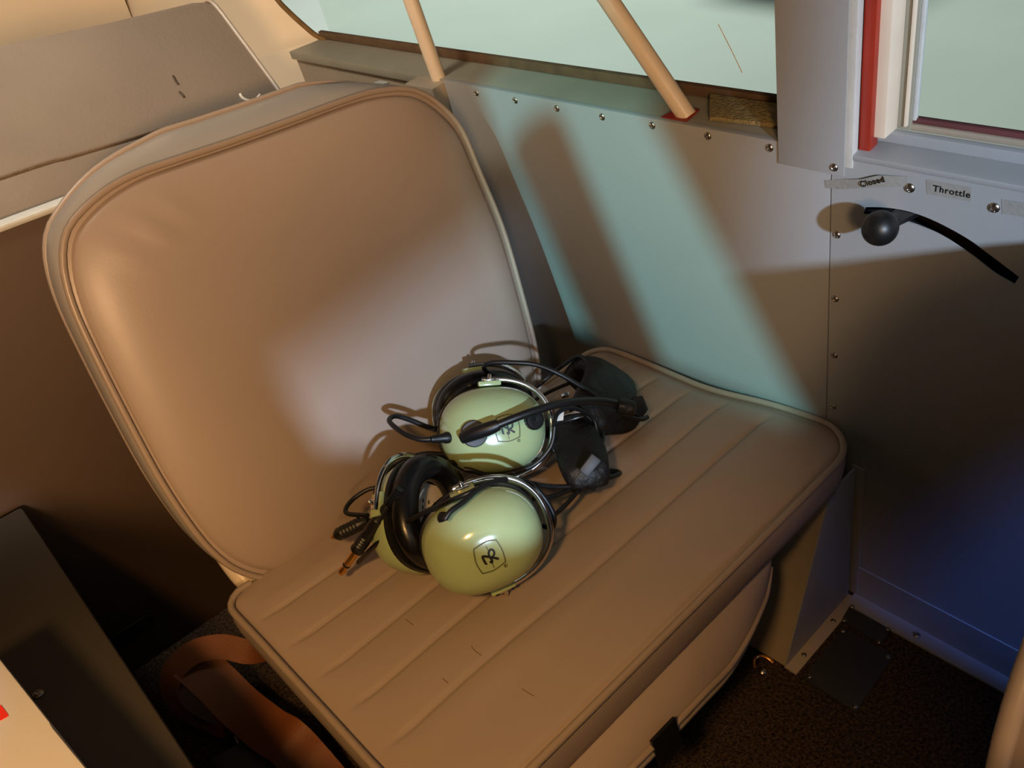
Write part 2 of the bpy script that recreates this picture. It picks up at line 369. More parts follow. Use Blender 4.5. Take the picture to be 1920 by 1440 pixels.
# sill of the door window: apron step, level shelf, upright lip
sF = sR0 + 0.33
t1 = wst(1598, 298)[1]
slab('door_sill_shelf', [wpt(sB - 0.0005, t1 - 0.0045, -TH - 0.001), wpt(sF, t1 - 0.0045, -TH - 0.001), wpt(sF, t1 - 0.006, 0.022), wpt(sB + .004, t1 - 0.006, 0.022)], WD * 0.0045, M_PANEL, win2, 0.0012)
lip_b = wst(1627, 268, 0.022)[1]; lip_t = wst(1663, 243, 0.022)[1]
wbox('door_sill_lip', wst(1631, 255, .022)[0], sF, lip_t, t1 + 0.001, 0.0195, 0.026, M_PANEL, win2, 0.0015)
# red strip of the door jamb, then the cream upright and the pane in its channel
wbox('red_jamb', sR0 - 0.0005, wst(1639, 100, .005)[0], -0.85, t1 - 0.004, 0.005, 0.016, M_RED, win2, 0.001)
c0 = wst(1637, 120, .010)[0]; c1 = wst(1667, 120, .010)[0]
wbox('cream_upright', c0, c1, -0.85, lip_t + 0.0005, 0.010, 0.030, M_CREAM, win2, 0.001)
wbox('channel', c1, c1 + 0.009, -0.85, lip_t + 0.0005, 0.026, 0.034, M_LEDGE, win2, 0.0008)
wbox('channel_lip', c1 + 0.0055, c1 + 0.0075, -0.85, lip_t - 0.003, 0.0235, 0.030, M_CREAM, win2, 0.0005)
wbox('clear_edge', c1 + 0.009, c1 + 0.0115, -0.85, lip_t - 0.006, 0.028, 0.032, M_WHITEPAINT, win2, 0.0006)
wbox('bottom_channel', c1, sF, lip_t - 0.0035, lip_t + 0.001, 0.027, 0.036, M_TRIM, win2, 0.0008)
wbox('bottom_seal', c1 + 0.004, sF, lip_t - 0.0072, lip_t - 0.0032, 0.029, 0.034, M_MAROON, win2, 0.0012)
wbox('pane', c1 + 0.006, sF, -0.85, lip_t - 0.004, 0.0305, 0.0325, M_GLASS, win2)

# ---- floor angle along the wall
tr = thing('trim_1', (0.58, 0.1, 0), kind='structure')
box('floor_flange', (0.574, -0.35, 0.0), (0.594, 0.246, 0.0025), M_PANEL, tr, 0.0004)
slab('wall_flange', [wpt(S_SEAM + 0.018, T_BOT - 0.05, -TH - 0.0014), wpt(S_FWD, T_BOT - 0.05, -TH - 0.0014), wpt(S_FWD, T_BOT - 0.002, -TH - 0.0014), wpt(S_SEAM + 0.018, T_BOT - 0.002, -TH - 0.0014)], WN * 0.0012, M_PANEL, tr)
for y in (0.175, 0.03, -0.12): screw(Vector((0.584, y, 0.0025)), (0, 0, 1), 0.0036, tr)

# ---- bulkhead behind the seat, aft end of the cabin, port side
bulk = thing('wall_back', (0, 0.78, 0), kind='structure')
YB = 0.775
slab('bulkhead_board', [(-0.6, YB, 0.0), (0.50, YB, 0.0), (0.50, YB, 0.500), (-0.6, YB, 0.500)], Vector((0, 0.012, 0)), M_BULK, bulk, 0.0015)
box('bulkhead_cap', (-0.6, YB - 0.002, 0.4995), (0.50, YB + 0.016, 0.5045), M_WHITEPAINT, bulk, 0.0015)
def stadium(c, ux, uy, L, r, n=10):
    P = []
    for i in range(n + 1): a = -math.pi / 2 + math.pi * i / n; P.append(c + ux * (L / 2 + r * math.cos(a)) + uy * r * math.sin(a))
    for i in range(n + 1): a = math.pi / 2 + math.pi * i / n; P.append(c + ux * (-L / 2 + r * math.cos(a)) + uy * r * math.sin(a))
    return P
slab('belt_slot', stadium(Vector((0.022, YB - 0.0005, 0.05)), Vector((1, 0, 0)), Vector((0, 0, 1)), 0.03, 0.011), Vector((0, -0.0012, 0)), M_VOID, bulk)
box('rear_shelf', (-0.6, YB + 0.012, 0.40), (0.515, 1.46, 0.41), M_TRIM, bulk)
aft = slab('aft_lining', [(-0.7, 1.45, 0.2), (0.5, 1.45, 0.2), (0.44, 1.33, 1.1), (-0.7, 1.33, 1.1)], Vector((0, 0.01, 0)), M_LINING, bulk)

wl = thing('wall_left', (-0.5, 0.2, 0), kind='structure')
# port side, unseen: panel raised to cut hangar light, brace tube, two added blockers
def port_hit(px, py, x=-0.5):
    p = wpt(*wst(px, py)); d = LB - p; return p + d * ((x - p.x) / d.x)
slab('port_side_panel', [(-0.5, -0.6, 0), (-0.5, 1.4, 0), (-0.5, 1.4, 0.976), (-0.5, -0.6, 0.976)], Vector((-0.01, 0, 0)), M_CONSOLE, wl)
a, b = port_hit(1290, 290), port_hit(1530, 760); dv = (b - a).normalized()
lo, hi = a + dv * 0.40, a - dv * 0.35
slab('port_fwd_blocker', [lo, hi, hi + Vector((0, -0.32, 0)), lo + Vector((0, -0.32, 0))], Vector((-0.012, 0, 0)), M_CONSOLE, wl)  # added blocker, keeps hangar light off the forward side wall
a, b = port_hit(1003, 250), port_hit(1172, 640); dv = (b - a).normalized()
slab('port_aft_blocker', [(-0.5, 0.188, 0.965), (-0.5, 1.4, 0.965), (-0.5, 1.4, 1.15), (-0.5, 0.232, 1.15)], Vector((-0.01, 0, 0)), M_CONSOLE, wl)  # added blocker, trims hangar light off the backrest
tube('port_brace_tube', [a, b + dv * 0.25], 0.0155, M_CREAM, wl, 12, smooth_n=0)

# ---- hangar outside the windows
hang = mesh_obj('hangar_floor', [(0.9, -3, -1), (18, -3, -1), (18, 20, -1), (0.9, 20, -1)], [(0, 1, 2, 3)], M_HFLOOR); tag(hang, kind='structure')
hw = mesh_obj('hangar_wall', [(18, -3, -1), (18, 20, -1), (18, 20, 5), (18, -3, 5)], [(0, 1, 2, 3)], M_HFLOOR); tag(hw, kind='structure')
shade_slab = slab('hangar_light_blocker', [(6.5, 4.5, 1.7), (9.0, 4.5, 1.7), (9.0, 6.2, 1.7), (6.7, 5.6, 1.7)], Vector((0, 0, 0.1)), M_PANEL); tag(shade_slab, kind='structure')  # added unseen slab, shades a patch of the hangar floor
roof = slab('ceiling', [(-0.55, -0.9, 1.16), (0.50, -0.9, 1.16), (0.50, 1.5, 1.12), (-0.55, 1.5, 1.12)], Vector((0, 0, 0.01)), M_TRIM); tag(roof, kind='structure')

# ================================================================ BRACE TUBES
def brace(pa, pb, off, r, label):
    a = wpt(*wst(*pa, off), off); b = wpt(*wst(*pb, off), off); d = (b - a).normalized()
    o = tube('brace_tube', [a - d * 0.004, b + d * 0.45], r, M_CREAM, None, 20, smooth_n=0)
    tag(o, label, 'tube', 'cream brace tubes across the side window'); return o
brace((822, 146), (770, 0), 0.004, 0.0078, 'thin cream metal tube rising behind the top corner of the seat backrest')
brace((1284, 212), (1141, 0), 0.013, 0.0078, 'slanted cream metal tube crossing the rear side window into a slot in the ledge')
q = wst(1284, 216, 0.013)
slab('tube_slot', [wpt(q[0] - 0.016, T_TOP - 0.0004, 0.002), wpt(q[0] + 0.010, T_TOP - 0.0004, 0.002), wpt(q[0] + 0.007, T_TOP - 0.0002, 0.024), wpt(q[0] - 0.012, T_TOP - 0.0002, 0.024)], -WD * 0.0006, M_SKIN, wall)

# ================================================================ REAR CLOTH COVER
cv = thing('luggage_cover', (0.2, 0.83, 0.5), 'worn grey cloth cover with a stitched seam behind the seat backrest', 'cover')
CN = Vector((0, -0.755, 0.656)).normalized(); C0 = Vector((0, 0.80, 0.495)); CU = Vector((1, 0, 0)); CV = CN.cross(CU) * -1
if CV.z < 0: CV = -CV
def cvp(px, py, o=0.0): return hit(px, py, C0 + CN * o, CN)
def cxe(px, py, x): p = cvp(px, py); return p + Vector((x - p.x, 0, 0))
corner = [cxe(0, 84, -0.50), cxe(0, 84, -0.2), cvp(0, 84), cvp(200, 42), cvp(360, 4), cvp(392, 2), cvp(410, 18), cvp(450, 70), cvp(490, 124), cvp(525, 172), cvp(570, 240), cvp(560, 262), cvp(300, 340), cvp(80, 398), cvp(0, 416), cxe(0, 416, -0.50)]
panel = slab('cover_panel', corner, -CN * 0.022, M_CLOTH, cv, 0.003)
tube('seam', [cxe(10, 330, -0.49), cxe(10, 330, -0.2)] + [cvp(x, y, 0.0006) for x, y in [(10, 330), (130, 294), (240, 261), (350, 226), (440, 198), (540, 166)]], 0.0016, M_SEAM, panel, 6)
tube('edge_binding', [cvp(x, y, 0.001) for x, y in [(385, 0), (404, 10), (450, 70), (490, 124), (525, 172), (560, 225)]], 0.0022, M_BAND, panel, 8)
for pts in ([(324, 142), (329, 152), (334, 158)], [(336, 172), (342, 178), (345, 182)]):
    tube('dark_mark', [cvp(x, y, 0.0004) for x, y in pts], 0.0012, M_STAIN, panel, 6)
tube('torn_edge', [cvp(x, y, 0.001) for x, y in [(450, 176), (456, 184), (468, 189), (480, 186), (488, 178)]], 0.0016, M_PAPER, panel, 6)

# ================================================================ PASSENGER SEAT
seat = thing('passenger_seat', (0.3, 0.4, 0), 'beige vinyl passenger seat with pleated cushion and rounded plain backrest, two headsets on it', 'seat')
# --- cushion
XL, XR, YF, YR = 0.0855, 0.5580, 0.2440, 0.5600
def ext(y):                                   # left and right edge of the cushion at a given y
    rF, rL, rR = 0.045, 0.020, 0.020
    def cut(d, r): return 0 if d >= r else r - math.sqrt(max(0, r * r - (r - d) ** 2))
    return XL + cut(y - YF, rF) + cut(YR - y, rL) , XR - cut(y - YF, rF) - cut(YR - y, rR) + 0.004 * math.sin((y - YF) / (YR - YF) * 9)
PLEATS = [0.506, 0.461, 0.4175, 0.374, 0.3275]
def cush_h(x, y):
    xl, xr = ext(y); d = min(x - xl, xr - x, y - YF, YR - y); d = max(d, 0)
    h = 0.0045 * (1 - math.exp(-d / 0.022)) - 0.0012
    fx = min(1, max(0, (x - xl - 0.006) / 0.03), max(0, (xr - x - 0.006) / 0.03)); fx = fx * fx * (3 - 2 * fx)
    for i, p in enumerate(PLEATS):
        g = y - p - 0.0010 * math.sin(x * 21 + i) - 0.004 * (1 - fx) * (1 if x > 0.3 else -1) * -1
        h -= 0.0030 * math.exp(-(g / 0.0022) ** 2) * fx
        h += 0.0012 * math.exp(-((abs(g) - 0.016) / 0.010) ** 2) * fx
    dg = min(x - xl, xr - x, y - YF, (YR - y) if x > 0.475 else 1)
    h -= 0.0030 * math.exp(-((dg - 0.0055) / 0.0028) ** 2)
    h += 0.0008 * math.sin(x * 31 + y * 17) * math.sin(y * 47 + 1.3)
    return h
def cushion():
    ys = set()
    k = 0
    for i in range(17): ys.add(YF + 0.045 * (1 - math.cos(math.pi / 2 * i / 16)))
    for i in range(14): ys.add(YF + 0.0012 * i)
    for i in range(9): ys.add(YR - 0.020 * (1 - math.cos(math.pi / 2 * i / 8)))
    y = YF + 0.045
    while y < YR - 0.020: ys.add(y); y += 0.0021
    ys = sorted(ys); nx = 76; V = []; Fc = []
    for y in ys:
        xl, xr = ext(y)
        for i in range(nx):
            u = i / (nx - 1); u = u - 0.10 * math.sin(2 * math.pi * u) / (2 * math.pi) * 4 * 0.6
            x = xl + (xr - xl) * u; V.append((x, y, seat_z(y) + cush_h(x, y)))
    m = len(ys)
    for j in range(m - 1):
        for i in range(nx - 1): Fc.append((j * nx + i, j * nx + i + 1, (j + 1) * nx + i + 1, (j + 1) * nx + i))
    # boxing around the edge
    loop = [i for i in range(nx)] + [j * nx + nx - 1 for j in range(1, m)] + [(m - 1) * nx + i for i in range(nx - 2, -1, -1)] + [j * nx for j in range(m - 2, 0, -1)]
    n = len(loop); levels = [(0.004, 0.0015), (0.014, 0.003), (0.026, 0.0022), (0.036, 0.0), (0.040, -0.006)]
    cx, cy = 0.324, 0.40; prev = loop
    for (dz, out) in levels:
        cur = []
        for a in loop:
            x, y, z = V[a]; d = Vector((x - cx, (y - cy) * 1.5, 0)).normalized(); cur.append(len(V)); V.append((x + d.x * out, y + d.y * out, z - dz))
        for q in range(n): Fc.append((prev[(q + 1) % n], prev[q], cur[q], cur[(q + 1) % n]))
        prev = cur
    Fc.append(tuple(prev))
    o = mesh_obj('seat_cushion', V, Fc, M_VINYL, seat, True); return o, [Vector(V[a]) for a in loop]
cush, edge = cushion()
def resample(P, n, closed=True):
    L = [0]; Q = P + [P[0]] if closed else P
    for i in range(len(Q) - 1): L.append(L[-1] + (Q[i + 1] - Q[i]).length)
    out = []; j = 0
    for k in range(n):
        d = L[-1] * k / (n if closed else n - 1)
        while j < len(Q) - 2 and L[j + 1] < d: j += 1
        t = (d - L[j]) / max(1e-9, L[j + 1] - L[j]); out.append(Q[j].lerp(Q[j + 1], min(1, t)))
    return out
pe = resample(edge, 150)
pp = resample(edge, 220); k0 = max(range(220), key=lambda i: pp[i].y - abs(pp[i].x - 0.30) * 0.01); pp = pp[k0:] + pp[:k0]
pp = [p + Vector((0, 0, 0.0012)) for p in pp if not (p.y > YR - 0.002 and 0.118 < p.x < 0.47)]
tube('piping', pp, 0.0030, M_PIPING, cush, 8, smooth_n=0)
# a few marks on the vinyl
for pts in ([(884, 1212), (890, 1220), (902, 1228)], [(978, 1287), (990, 1295), (1000, 1300)], [(760, 1160), (775, 1172)], [(830, 1272), (840, 1280)]):
    P = [onseat(x, y, 0.0048) for x, y in pts]; P = [Vector((p.x, p.y, seat_z(p.y) + cush_h(p.x, p.y))) for p in P]
    tube('scuff', P, 0.00035, M_SCUFF, cush, 5)
# --- base under the cushion: upholstered front panel with rounded lower corner, then a cream rim
def yhit(px, py, y): return hit(px, py, Vector((0, y, 0)), Vector((0, 1, 0)))
ap = [yhit(1444, 1062, 0.2490), yhit(1442, 1085, 0.2460), yhit(1437, 1115, 0.2410), yhit(1427, 1142, 0.2360), yhit(1404, 1192, 0.2290), yhit(1370, 1247, 0.2245), yhit(1320, 1300, 0.2225), yhit(1270, 1353, 0.2220), yhit(1187, 1437, 0.2220)]
dxz = (ap[-1] - ap[-2]).normalized(); k = (0.125 - ap[-1].x) / dxz.x; ap.append(Vector((0.125, 0.2225, ap[-1].z + 0.002))); ap.append(Vector((0.098, 0.235, ap[-1].z + 0.022)))
AP = resample(catmull(ap, 5), 64, False)
def seat_base():
    V = []; Fc = []; n = len(AP); rows = 9
    for p in AP:                                # apron: from under the cushion boxing out to the piped edge, then back underneath
        x = min(max(p.x, 0.10), 0.427)
        top = Vector((x + (0.0 if p.x > 0.36 else 0.0), 0.2515, 0.2040))
        for r in range(rows):
            u = r / (rows - 1); q = top.lerp(p, u); q += Vector((0, -0.0035, 0.002)) * math.sin(math.pi * u) * min(1, (top - p).length / 0.03); V.append(q)
        V.append(p + Vector((0, 0.006, -0.003))); V.append(Vector((p.x * 0.97 + 0.008, 0.30, p.z - 0.020))); V.append(Vector((p.x * 0.97 + 0.008, 0.52, p.z - 0.020)))
    m = rows + 3
    for i in range(n - 1):
        for r in range(m - 1): Fc.append((i * m + r, i * m + r + 1, (i + 1) * m + r + 1, (i + 1) * m + r))
    return mesh_obj('seat_base', V, Fc, M_VINYL, seat, True)
base = seat_base()
tube('piping', AP, 0.0026, M_PIPING, base, 8, smooth_n=0)
tube('seat_rim', [p + Vector((-0.004, 0.009, -0.0115)) for p in AP], 0.0098, M_RIM, seat, 14, smooth_n=0)
e = [yhit(1218, 1388, 0.2215), yhit(1262, 1342, 0.2215), yhit(1278, 1392, 0.2225), yhit(1236, 1440, 0.2225)]
slab('retaining_strap', [p + Vector((0, -0.0024, 0)) for p in e], Vector((0, 0.003, -0.001)), M_BLACKMATT, seat, 0.0008)
for x in (0.13, 0.41):
    for y in (0.31, 0.49): tube('leg', [Vector((x, y, 0.12)), Vector((x, y, 0.0))], 0.010, M_CREAM, seat, 12, smooth_n=0)
for y in (0.31, 0.49): tube('cross_tube', [Vector((0.12, y, 0.10)), Vector((0.42, y, 0.10))], 0.008, M_CREAM, seat, 12, smooth_n=0)
# --- backrest
bout_px = [(118, 500), (122, 440), (150, 398), (200, 355), (255, 325), (318, 303), (430, 266), (540, 227), (640, 190), (700, 172), (760, 167), (800, 180), (840, 212), (868, 250), (897, 320), (942, 430), (977, 550), (1000, 640), (1009, 695)]
right_low = [(0.470, 0.010), (0.460, -0.012), (0.440, -0.022)]
left_px = [(490, 1080), (450, 1071), (405, 1041), (360, 990), (300, 900), (230, 770), (170, 650), (135, 570)]
def buv(px, py): p = hit(px, py, B0, BN) - B0; return p.x, p.dot(BV)
uv = [buv(*q) for q in bout_px] + right_low + [(0.30, -0.024), (0.16, -0.020)] + [(0.128, -0.008)] + [buv(*q) for q in left_px[1:]]
UV = catmull([Vector((u, v, 0)) for u, v in uv], 6, True); UV = resample(UV, 150)
BC = Vector((0.287, 0.158, 0))
def rise(p, w):                               # the rear edge stands a little higher than the front one
    k = min(1, max(0, -w / 0.052)); a = min(1, max(0, (p.y - 0.20) / 0.12)); b = min(1, max(0, (0.485 - p.x) / 0.12))
    c = min(1, max(0.25, (p.x - 0.09) / 0.14))
    return Vector((0, 0.024 * k * (a * a * (3 - 2 * a)) * b * c, 0))
def bp(u, v, w): return B0 + BU * u + BV * v + BN * w
def back():
    V = []; Fc = []; n = len(UV)
    def ring(s, w, push=0.0, wr=None):
        for p in UV:
            d = p - BC; q = BC + d * s + d.normalized() * push + rise(p, w) * s; V.append(bp(q.x, q.y, w + (wr(q) if wr else 0)))
    def wr(q):                                   # soft pull wrinkles in the top left corner
        a = (q.x - 0.185) * 0.45 + (q.y - 0.302) * -0.9; h = 0
        for (cx, cy, dx, dy, L, wd_, am) in [(0.172, 0.300, 0.55, -0.83, 0.020, 0.0055, 0.0022), (0.195, 0.308, 0.6, -0.8, 0.018, 0.006, 0.0018), (0.148, 0.288, 0.6, -0.8, 0.018, 0.005, 0.0014)]:
            ex, ey = q.x - cx, q.y - cy; al = ex * dx + ey * dy; ac = -ex * dy + ey * dx
            h += am * math.exp(-(al / L) ** 2 - (ac / wd_) ** 2)
        return h
    secs = []
    T = 0.052
    # rear crown, rear edge, boxing band, front edge, front crown
    for s, w, pu in [(0.02, -T - 0.006, 0), (0.5, -T - 0.005, 0), (0.9, -T - 0.002, 0), (1.0, -T, -0.003), (1.0, -T + 0.003, 0.0), (1.0, -T * 0.66, 0.0035), (1.0, -T * 0.33, 0.0035), (1.0, -0.003, 0.001), (1.0, 0.0, -0.0025), (1.0, -0.0015, -0.006)]: ring(s, w, pu); secs.append(1)
    for k in range(26):
        u = k / 25; s = 1.0 - 0.985 * u ** 1.3; d = (1 - s); 
        w = -0.001 + 0.014 * (1 - math.exp(-d / 0.10)) + 0.002 * min(1, d * 1.5)
        ring(s * 0.985 if k else 0.972, w, 0, wr); secs.append(1)
    m = len(secs)
    for j in range(m - 1):
        for i in range(n): Fc.append((j * n + i, j * n + (i + 1) % n, (j + 1) * n + (i + 1) % n, (j + 1) * n + i))
    Fc.append(tuple(range(n))[::-1]); Fc.append(tuple((m - 1) * n + i for i in range(n)))
    o = mesh_obj('backrest', V, Fc, M_VINYL, seat, True)
    o.data.materials.append(M_BAND)
    for f in o.data.polygons:
        if 3 * n <= f.index < 7 * n: f.material_index = 1
    return o, T
brest, T_B = back()
tube('front_piping', [bp(p.x, p.y, 0.001) for p in UV], 0.0027, M_PIPING, brest, 8, closed=True, smooth_n=0)
tube('rear_piping', [bp(p.x, p.y + rise(p, -T_B).y, -T_B + 0.001) for p in UV], 0.0027, M_PIPING, brest, 8, closed=True, smooth_n=0)
for x, k in ((0.112, 0), (0.135, 1), (0.44, 0)):
    tube('back_tube', [bp(x - 0.004, 0.06, -0.030), bp(x, 0.0, -0.026), Vector((x + 0.006, 0.552, 0.185)), Vector((x + 0.01, 0.53, 0.14))], 0.0095 if k == 0 else 0.006, M_CREAM, seat, 14)

# ================================================================ SEAT SUPPORT FAIRING AND FLOOR DETAILS
br = thing('seat_support_fairing', (0.53, 0.25, 0), 'tan triangular sheet metal fairing between seat, wall and floor', 'fairing')
pa, pb, pc_, pd_ = Vector((0.470, 0.250, 0.002)), Vector((0.589, 0.250, 0.002)), Vector((0.5650, 0.250, 0.197)), Vector((0.5215, 0.250, 0.197))
slab('front_plate', [pa, pb, pc_, pd_], Vector((0, 0.002, 0)), M_PANEL, br, 0.0005)
slab('side_plate', [pa + Vector((0, 0.001, 0)), pd_ + Vector((0, 0.001, 0)), pd_ + Vector((-0.008, 0.24, -0.02)), pa + Vector((-0.008, 0.24, 0))], Vector((0.002, 0, 0)), M_TRIM, br, 0.0004)
slab('foot_flange', [Vector((0.469, 0.251, 0.0002)), Vector((0.589, 0.251, 0.0002)), Vector((0.589, 0.238, 0.0002)), Vector((0.469, 0.238, 0.0002))], Vector((0, 0, 0.0022)), M_TRIM, br, 0.0004)
slab('wall_flange', [wpt(wst(1590, 1095)[0] , T_BOT - 0.005, -TH - 0.0022), wpt(wst(1590, 1095)[0] + .013, T_BOT - 0.005, -TH - 0.0022), wpt(wst(1590, 1095)[0] + .012, T_BOT - 0.198, -TH - 0.0022), wpt(wst(1590, 1095)[0], T_BOT - 0.198, -TH - 0.0022)], WN * 0.0016, M_PANEL, br, 0.0005)
for p in (Vector((0.493, 0.244, 0.0024)), Vector((0.548, 0.244, 0.0024))): screw(p, (0, 0, 1), 0.0026, br)
screw(wpt(wst(1579, 958)[0] + 0.001, wst(1579, 958)[1], -TH - 0.0022), -WN, 0.0026, br)
def plate(name, px, label):
    P = [hit(x, y, Vector((0, 0, 0.0025)), Vector((0, 0, 1))) for x, y in px]
    c = sum(P, Vector()) / 4
    th = thing(name, (c.x, c.y, 0), label, 'plate')
    Q = [c + (p - c) * 1.06 for p in P]
    slab('cover', Q, Vector((0, 0, -0.0022)), M_PLATE, th, 0.0005)
    for p in P: screw(c + (p - c) * 0.93, (0, 0, 1), 0.0024, th)
plate('floor_plate', [(1596, 1135), (1668, 1180), (1650, 1206), (1580, 1162)], 'small dark metal plate screwed to the carpet close to the wall')
plate('floor_plate', [(1580, 1178), (1671, 1230), (1604, 1330), (1512, 1270)], 'larger dark metal plate screwed to the carpet, farther from the wall')
rc = hit(1430, 1255, Vector((0, 0, 0.006)), Vector((0, 0, 1)))
rg = thing('tie_down_ring', (rc.x, rc.y, 0), 'small brass half ring on the carpet beside the seat fairing', 'ring')
tube('loop', [rc + Vector((0.011 * math.cos(a) * 0.9 + 0.003, 0.011 * math.sin(a), 0.001 + 0.003 * math.sin(a))) for a in [math.pi * (0.05 + 0.95 * i / 8) - 0.5 for i in range(9)]], 0.0022, M_BRASS, rg, 8)
lathe('stud', [(0.004, 0), (0.004, 0.004), (0.0015, 0.006)], (rc.x, rc.y, 0), (0, 0, 1), M_STEEL, rg, 14)

# ================================================================ PORT-SIDE CONSOLE AND WHITE CARD
cons = thing('side_console', (-0.2, 0.4, 0), 'dark grey longitudinal console box left of the seat', 'console')
slab('console_body', [(-0.36, 0.05, 0), (0.0, 0.05, 0), (0.0, 0.765, 0), (-0.36, 0.765, 0)], Vector((0, 0, 0.265)), M_CONSOLE, cons, 0.004)
screw(hit(72, 1302, Vector((0, 0, 0.265)), Vector((0, 0, 1))), (0, 0, 1), 0.004, cons)
ZC = 0.36
e0 = hit(-60, 1160, Vector((0, 0, ZC)), Vector((0, 0, 1))); e1 = hit(92, 1352, Vector((0, 0, ZC)), Vector((0, 0, 1))); e2 = hit(97, 1362, Vector((0, 0, ZC)), Vector((0, 0, 1))); e3 = hit(260, 1560, Vector((0, 0, ZC)), Vector((0, 0, 1)))
card = thing('white_box', (-0.15, 0.45, 0.265), 'white flat box with red lettering in the lower left corner', 'box')
slab('box_body', [e0, e1, e2, e3, e3 + Vector((-0.2, 0, 0)), e0 + Vector((-0.2, 0, 0))], Vector((0, 0, -0.0945)), M_WHITE, card, 0.0015)
zc = Vector((0, 0, ZC + 0.0004))
for q in ([(-40, 1330), (2, 1322), (14, 1338), (16, 1342), (2, 1350), (-30, 1356)],):
    slab('lettering', [hit(x, y, zc, Vector((0, 0, 1))) for x, y in q], Vector((0, 0, -0.0003)), M_REDINK, card)

# ================================================================ SEAT BELT ON THE FLOOR
belt = thing('seat_belt', (0.08, 0.6, 0), 'orange-brown webbing seat belt lying in loops under the seat edge', 'seat belt')
def zp(px, py, z): return hit(px, py, Vector((0, 0, z)), Vector((0, 0, 1)))
def ribbon(name, pts, w, m, parent, upv, th=0.0014):
    prof = [(-th, -w / 2), (th, -w / 2), (th, w / 2), (-th, w / 2)]
    return tube(name, pts, 0, m, parent, prof=prof, up=upv)
ribbon('webbing', [zp(355, 1235, .075), zp(400, 1275, .06), zp(450, 1325, .045), zp(505, 1370, .05), zp(540, 1392, .055), zp(585, 1440, .035), zp(650, 1520, .02)], 0.042, M_LEATHER, belt, Vector((-0.2, -0.5, 0.8)))
ribbon('webbing_loop', [zp(520, 1210, .06), zp(470, 1222, .075), zp(415, 1212, .085), zp(360, 1225, .085), zp(325, 1262, .07), zp(322, 1300, .05), zp(345, 1330, .035), zp(385, 1350, .03), zp(420, 1365, .03)], 0.024, M_LEATHER, belt, Vector((-0.5, -0.6, 0.6)))
ribbon('webbing_fold', [zp(365, 1250, .07), zp(345, 1275, .06), zp(360, 1310, .05), zp(400, 1335, .04), zp(425, 1345, .03)], 0.020, M_BELTDARK, belt, Vector((-0.5, -0.6, 0.6)))
bk = slab('buckle', [zp(395, 1420, .03), zp(450, 1392, .03), zp(540, 1440, .03), zp(520, 1490, .03), zp(430, 1480, .03)], Vector((0, 0, -0.008)), M_DARKGREY, belt, 0.002)
tube('buckle_bar', [zp(440, 1378, .034), zp(447, 1395, .034)], 0.0018, M_STEEL, bk, 8, smooth_n=0)
tube('buckle_bar', [zp(505, 1425, .034), zp(545, 1382, .034)], 0.0014, M_STEEL, bk, 8, smooth_n=0)

# ================================================================ THROTTLE LEVER
tl = thing('throttle_lever', wpt(*wst(1700, 400), 0), 'black ball knob throttle lever sticking out of the curved wall slot', 'throttle lever')
kb = wpt(*wst(1700, 401), 0.004); kh = at(1650, 428, (wpt(*wst(1690, 400)) - CAM).dot(-BACK) - 0.022)
lathe('ball_knob', [(0.0010 + 0.0108 * math.sin(math.pi * i / 20) if 0 < i < 20 else 0.0005, -0.0112 * math.cos(math.pi * i / 20)) for i in range(21)], kh, (kh - kb), M_BLACK, tl, 32)
V, Fc = sweep([kb + (kh - kb) * t for t in (-0.4, 0.0, 0.5, 1.0)], [(-0.0018, -0.0075), (0.0018, -0.0075), (0.0018, 0.0075), (-0.0018, 0.0075)], up=WD, scale=lambda t: 1.15 - 0.5 * t)
mesh_obj('arm', V, Fc, M_BLACK, tl)
lathe('shank', [(0.0035, 0), (0.0042, 0.006), (0.005, 0.012)], kh - (kh - kb).normalized() * 0.022, (kh - kb), M_BLACK, tl, 16)

# ================================================================ FRONT SEAT (lower right corner)
fs = thing('front_seat', (0.42, -0.02, 0), 'tan vinyl front seat backrest with piping, cropped by the lower right corner', 'seat')
def front_seat():
    out = []; x0, x1, z0, z1, r = 0.212, 0.52, 0.10, 0.510, 0.10
    for cx, cz, a0 in ((x1 - r, z1 - r, 0), (x0 + r, z1 - r, 90), (x0 + 0.03, z0 + 0.03, 180), (x1 - 0.03, z0 + 0.03, 270)):
        rr = r if cz > 0.3 else 0.03
        for i in range(13): a = math.radians(a0 + 90 * i / 12); out.append(Vector((cx + rr * math.cos(a), 0, cz + rr * math.sin(a))))
    c = Vector(((x0 + x1) / 2, 0, (z0 + z1) / 2)); V = []; Fc = []; n = len(out)
    def pos(p, y): return Vector((p.x, y + 0.030 - (0.43 - p.z) * 0.10, p.z))
    for s, y in [(0.02, 0.012), (0.4, 0.011), (0.8, 0.007), (0.96, 0.002), (1.0, -0.004), (1.012, -0.02), (1.012, -0.045), (1.0, -0.062), (0.95, -0.070), (0.6, -0.078), (0.02, -0.080)]:
        for p in out: V.append(pos(c + (p - c) * s, y))
    m = 11
    for j in range(m - 1):
        for i in range(n): Fc.append((j * n + i, j * n + (i + 1) % n, (j + 1) * n + (i + 1) % n, (j + 1) * n + i))
    Fc.append(tuple(range(n))[::-1]); Fc.append(tuple((m - 1) * n + i for i in range(n)))
    o = mesh_obj('backrest', V, Fc, M_VINYL, fs, True)
    tube('piping', [pos(c + (p - c) * 1.0, -0.002) for p in out], 0.004, M_PIPING, o, 8, closed=True, smooth_n=0)
    box('seat_pan', (0.22, -0.42, 0.10), (0.52, -0.03, 0.20), M_VINYL, fs, 0.015)
    for x in (0.25, 0.49):
        for y in (-0.38, -0.08): tube('leg', [Vector((x, y, 0.11)), Vector((x, y, 0))], 0.01, M_CREAM, fs, 10, smooth_n=0)
front_seat()

